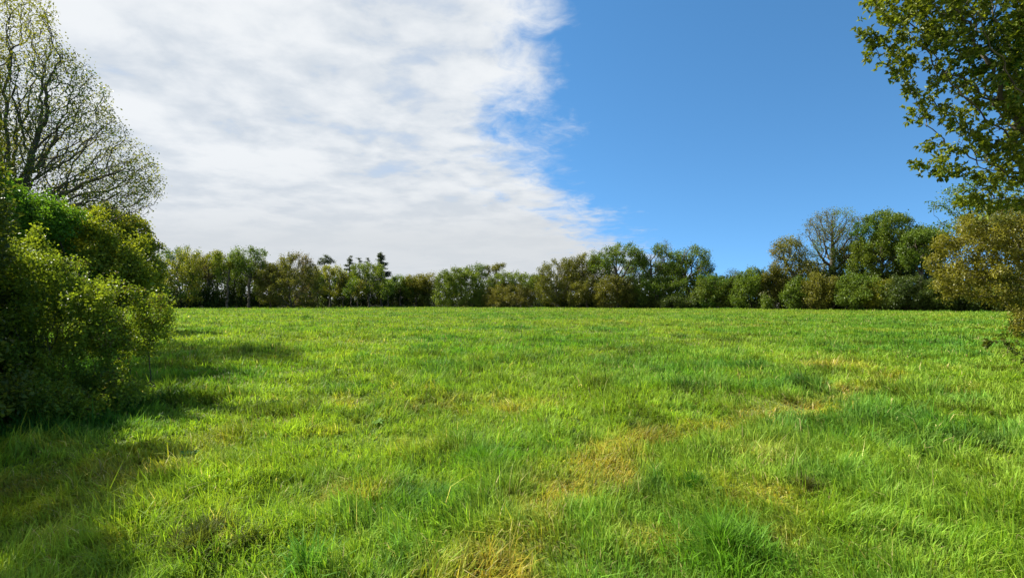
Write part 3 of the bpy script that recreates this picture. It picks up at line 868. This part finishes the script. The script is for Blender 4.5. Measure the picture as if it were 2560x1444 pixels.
tree('oak_tree', 'tallest bare-branched oak with an ivy-clad trunk, right of the field', 'tree', 2092, 82,
     [(2075, 565, 48, 34), (2110, 560, 38, 34), (2040, 600, 40, 34), (2090, 600, 55, 40), (2030, 640, 26, 26), (2130, 620, 26, 40), (2085, 535, 26, 10)], ((.10, .105, .03), (.19, .185, .05)), 5200, seed=50, group=GR, att=2600, D=.32, dk=.50,
     rb=.5, r0=.024, trunk_top=4.2, size=.19, thin=.26, c3=PAL['green'][1], f3=.35, swell=1.16)
shrub('ivy_bush', 'dark ivy and bush clad around the foot of the tallest bare oak', 2092, 81.2, [(2092, 690, 16, 50), (2080, 655, 10, 24), (2100, 660, 10, 26)], 'dark', seed=51, n=3200, att=300, group=GB, size=.2)
tree('broadleaf_tree', 'big full-leaved green tree right of the tallest bare oak', 'tree', 2215, 78,
     [(2200, 570, 48, 34), (2235, 575, 40, 34), (2170, 600, 34, 40), (2210, 620, 60, 40), (2165, 650, 34, 34), (2280, 580, 24, 24), (2240, 660, 46, 40), (2255, 620, 34, 40), (2200, 665, 50, 34), (2150, 690, 30, 24), (2215, 550, 34, 16)], 'bright', 21000, seed=52, group=GR, att=1700, swell=1.2,
     rb=.42, thin=.24, trunk_top=2.4, c3=PAL['green'][0], f3=.42)
tree('broadleaf_tree', 'green open-crowned tree between the big green tree and the bronze oak', 'tree', 2292, 73,
     [(2305, 600, 36, 26), (2335, 600, 30, 20), (2275, 630, 24, 30), (2330, 640, 22, 22), (2300, 665, 18, 20), (2325, 690, 14, 20)], 'green', 8000, seed=53, group=GR, att=900, rb=.3, r0=.024, D=.36, dk=.6, thin=.36, trunk_top=3.)
for i, (px, py, w, h, pal, lab) in enumerate([
        (2000, 735, 34, 30, 'green', 'green bush between the small brown-olive tree and the ivy-clad oak'),
        (2050, 725, 34, 40, 'olive', 'olive bush left of the ivy-clad trunk'),
        (2150, 728, 46, 36, 'green', 'green bush right of the ivy-clad trunk'),
        (2200, 735, 40, 26, 'lime', 'yellow-green low limbs of a bush under the big green tree'),
        (2270, 735, 50, 36, 'dark', 'dark bush at the right foot of the big green tree'),
        (2350, 740, 40, 32, 'dark', 'dark bush in the shade below the bronze oak'),
        (2430, 748, 44, 24, 'dark', 'low dark bush far right behind the bronze oak'),
        (2520, 744, 50, 28, 'dark', 'last dark bush of the far row at the right edge')]):
    shrub('bush', lab, px, edge_d(px) + .6, [(px, py, w, h), (px + w * .5, py + 14, w * .6, h * .6), (px - w * .5, py + 12, w * .6, h * .65)], pal, seed=370 + i, group=GB, n=5200, att=420)
shrub('blossom_bush', 'small white-blossomed hawthorn at the foot of the small brown-olive tree', 1913, 82, [(1913, 748, 12, 14), (1920, 758, 12, 9)], 'green', seed=58, n=900, att=150, size=.2, c3=PAL['white'][0], f3=.10, group=GB, stem_r=.3)

# --- right, near
tree('oak_tree', 'bronze-leaved young oak at the right edge, under the green oak', 'tree', 2790, 22,
     [(2450, 590, 90, 55), (2530, 620, 120, 90), (2420, 650, 80, 60), (2480, 700, 110, 50), (2385, 710, 46, 34), (2600, 700, 150, 80), (2560, 560, 120, 60), (2580, 800, 60, 50, -1.5), (2680, 600, 160, 110)],
     ((.145, .145, .016), (.265, .245, .029)), 64000, size=.10, att=3000, D=.20, dk=.34, rb=.22, r0=.008, seed=60, thin=.20, spread=.12, bark=M_PALEBARK, clump_f=1.3, trunk_top=2.0, lean=-1.2, c3=(.10, .12, .018), f3=.25,
     trop=(0, 0, -.02))
tree('oak_tree', 'sparse small-leaved tree at the right, behind the overhanging green oak', 'tree', 2720, 30,
     [(2380, 520, 60, 40), (2440, 560, 60, 40), (2460, 490, 80, 60), (2550, 540, 90, 60), (2400, 570, 60, 24), (2640, 560, 120, 100)],
     'green', 9000, size=.13, att=1600, D=.28, dk=.5, rb=.28, r0=.012, seed=61, thin=.30, spread=.14, trunk_top=3.0, lean=-1.0, clump_f=.9)
tree('oak_tree', 'near green oak overhanging the top right corner with leafy clusters', 'tree', 2960, 7.4,
     [(2260, 30, 80, 55), (2195, 105, 38, 34), (2340, 110, 90, 90), (2330, 240, 58, 80), (2440, 60, 120, 90), (2470, 220, 100, 110), (2345, 395, 52, 42), (2440, 390, 80, 70), (2530, 420, 90, 100), (2480, 490, 70, 34),
      (2600, 200, 130, 240), (2700, 300, 150, 250), (2400, -80, 200, 90)],
     ((.095, .135, .013), (.235, .265, .026)), 88000, size=.071, att=7000, D=.10, dk=.15, rb=.17, r0=.0032, seed=62, thin=.26, rag=.18, spread=.05, trunk_top=2.6, lean=-.6, clump_f=2.2, rosette=6, kmax=2, aspect=.55,
     c3=(.055, .12, .014), f3=.35, along=1.0, trop=(0, 0, -.03), mat=M_GLOSSY, extra=[(0, 0, 5.5, 2.0, 2.0, 2.2)])
shrub('shrub', 'low twiggy shrub poking in from the right edge above the grass', 2690, 6.6,
      [(2540, 880, 46, 24), (2490, 850, 26, 22), (2465, 872, 18, 20), (2570, 900, 40, 24), (2640, 850, 60, 70), (2720, 840, 90, 100)], ((.06, .09, .012), (.15, .17, .02)), seed=63, n=1500, size=.06, att=420, D=.08, dk=.13, rb=.022, r0=.0035,
      spread=.03, rosette=5, thin=.2, stems=3, stem_r=.15, clump_f=3, mat=M_GLOSSY, trunk_top=.35, swell=1.0, rag=.15)

# --- left, near
tree('oak_tree', 'big half-leafed oak spreading fine branches over the top left corner', 'tree', -190, 17,
     [(60, 420, 330, 150), (180, 480, 200, 110), (20, 260, 240, 170), (-60, 100, 190, 190), (-260, 330, 330, 330), (320, 440, 80, 90), (230, 320, 90, 60), (150, 170, 80, 60), (60, 40, 80, 70)],
     ((.15, .170, .018), (.32, .32, .036)), 64000, size=.072, att=14500, D=.19, dk=.235, rb=.42, r0=.0075, seed=70, thin=.24, spread=.11, bark=M_BARK, clump_f=.6, trunk_top=2.6, lean=.8, kmax=2,
     c3=(.05, .10, .015), f3=.30, trop=(0, 0, 0.0), jit=.26, depth_k=.7, rag=.24, rag_f=.42, swell=1.0)
tree('broadleaf_tree', 'olive-green small tree behind the near left bushes, under the half-leafed oak', 'tree', 300, 25,
     [(330, 590, 50, 44), (350, 650, 56, 60), (285, 560, 60, 36), (300, 640, 80, 70), (372, 715, 36, 50), (240, 590, 80, 60), (330, 545, 30, 20)], ((.15, .19, .016), (.32, .34, .034)), 40000, size=.12, att=1800, D=.22, dk=.38, rb=.14, r0=.009, seed=71, thin=.2,
     spread=.13, clump_f=1.0, trunk_top=1.2, c3=(.27, .22, .028), f3=.25)
shrub('bush', 'fresh green bush at the left edge, tallest of the near left bushes', 20, 10.5,
      [(60, 555, 80, 70), (40, 650, 100, 100), (110, 575, 60, 60), (-60, 560, 120, 160), (120, 690, 80, 90), (-20, 450, 24, 50)], ((.065, .165, .014), (.15, .27, .026)), seed=72, n=48000, size=.065, att=2600, D=.16, dk=.27,
      rb=.06, r0=.006, spread=.10, clump_f=1.3, stems=7, mat=M_GLOSSY, group='near bushes at the left', rag=.36, rag_f=1.2, thin=.26, sprays=30)
shrub('bush', 'yellow-green bush between the fresh green bush and the small olive tree', 190, 11.5,
      [(190, 590, 80, 50), (230, 640, 100, 80), (280, 690, 80, 70), (170, 555, 60, 34), (180, 700, 120, 80), (320, 740, 50, 40)], ((.16, .21, .018), (.33, .36, .034)), seed=73, n=48000, size=.065, att=2400, D=.17, dk=.29,
      rb=.06, r0=.006, spread=.10, clump_f=1.2, stems=7, mat=M_GLOSSY, group='near bushes at the left', rag=.36, rag_f=1.2, thin=.26, sprays=30)
shrub('thorn_bush', 'dense dark thorn bush in the left foreground, twigs reaching right over the grass', 60, 7.9,
      [(330, 800, 80, 44), (250, 765, 100, 64), (110, 730, 120, 90), (150, 860, 170, 90), (270, 870, 100, 70), (20, 760, 130, 160), (50, 950, 150, 80), (190, 940, 110, 60), (378, 795, 44, 20), (-120, 830, 160, 220), (350, 745, 40, 26), (340, 860, 60, 36),
       (250, 950, 80, 44), (50, 985, 170, 60, -.9), (230, 960, 90, 40, -.5), (160, 1000, 130, 46, -1.2), (300, 970, 70, 36, -.6), (395, 805, 36, 16), (385, 830, 30, 14)],
      ((.125, .190, .018), (.30, .37, .038)), seed=74, n=100000, size=.044, att=6200, D=.10, dk=.16, rb=.035, r0=.0032, spread=.06, clump_f=1.6, stems=14, stem_r=1.1, mat=M_GLOSSY, thin=.27, trunk_top=.3, depth_k=.8,
      c3=(.13, .12, .035), f3=.08, zmin=.03, group='near bushes at the left', rag=.34, rag_f=1.8, sprays=60)
shrub('thorn_bush', 'tall thorn bush added mostly out of view at the left, shaped to shade the near grass', -520, 5.2,
      [(-480, 500, 350, 420), (-570, 850, 380, 400), (-330, 980, 290, 200), (-300, 740, 270, 280, 1.7), (-430, 540, 280, 280, 1.5), (-600, 560, 330, 380, -1.6), (-260, 900, 240, 160, 1.6)], ((.070, .100, .015), (.16, .185, .028)), seed=75, n=150000, size=.065, att=4800, D=.15, dk=.25, rb=.05, r0=.005, spread=.09, stems=10, stem_r=.8,
      mat=M_GLOSSY, trunk_top=.4, thin=.12, group='near bushes at the left')  # added bush, nearly all out of view; crown shaped to shade the left foreground
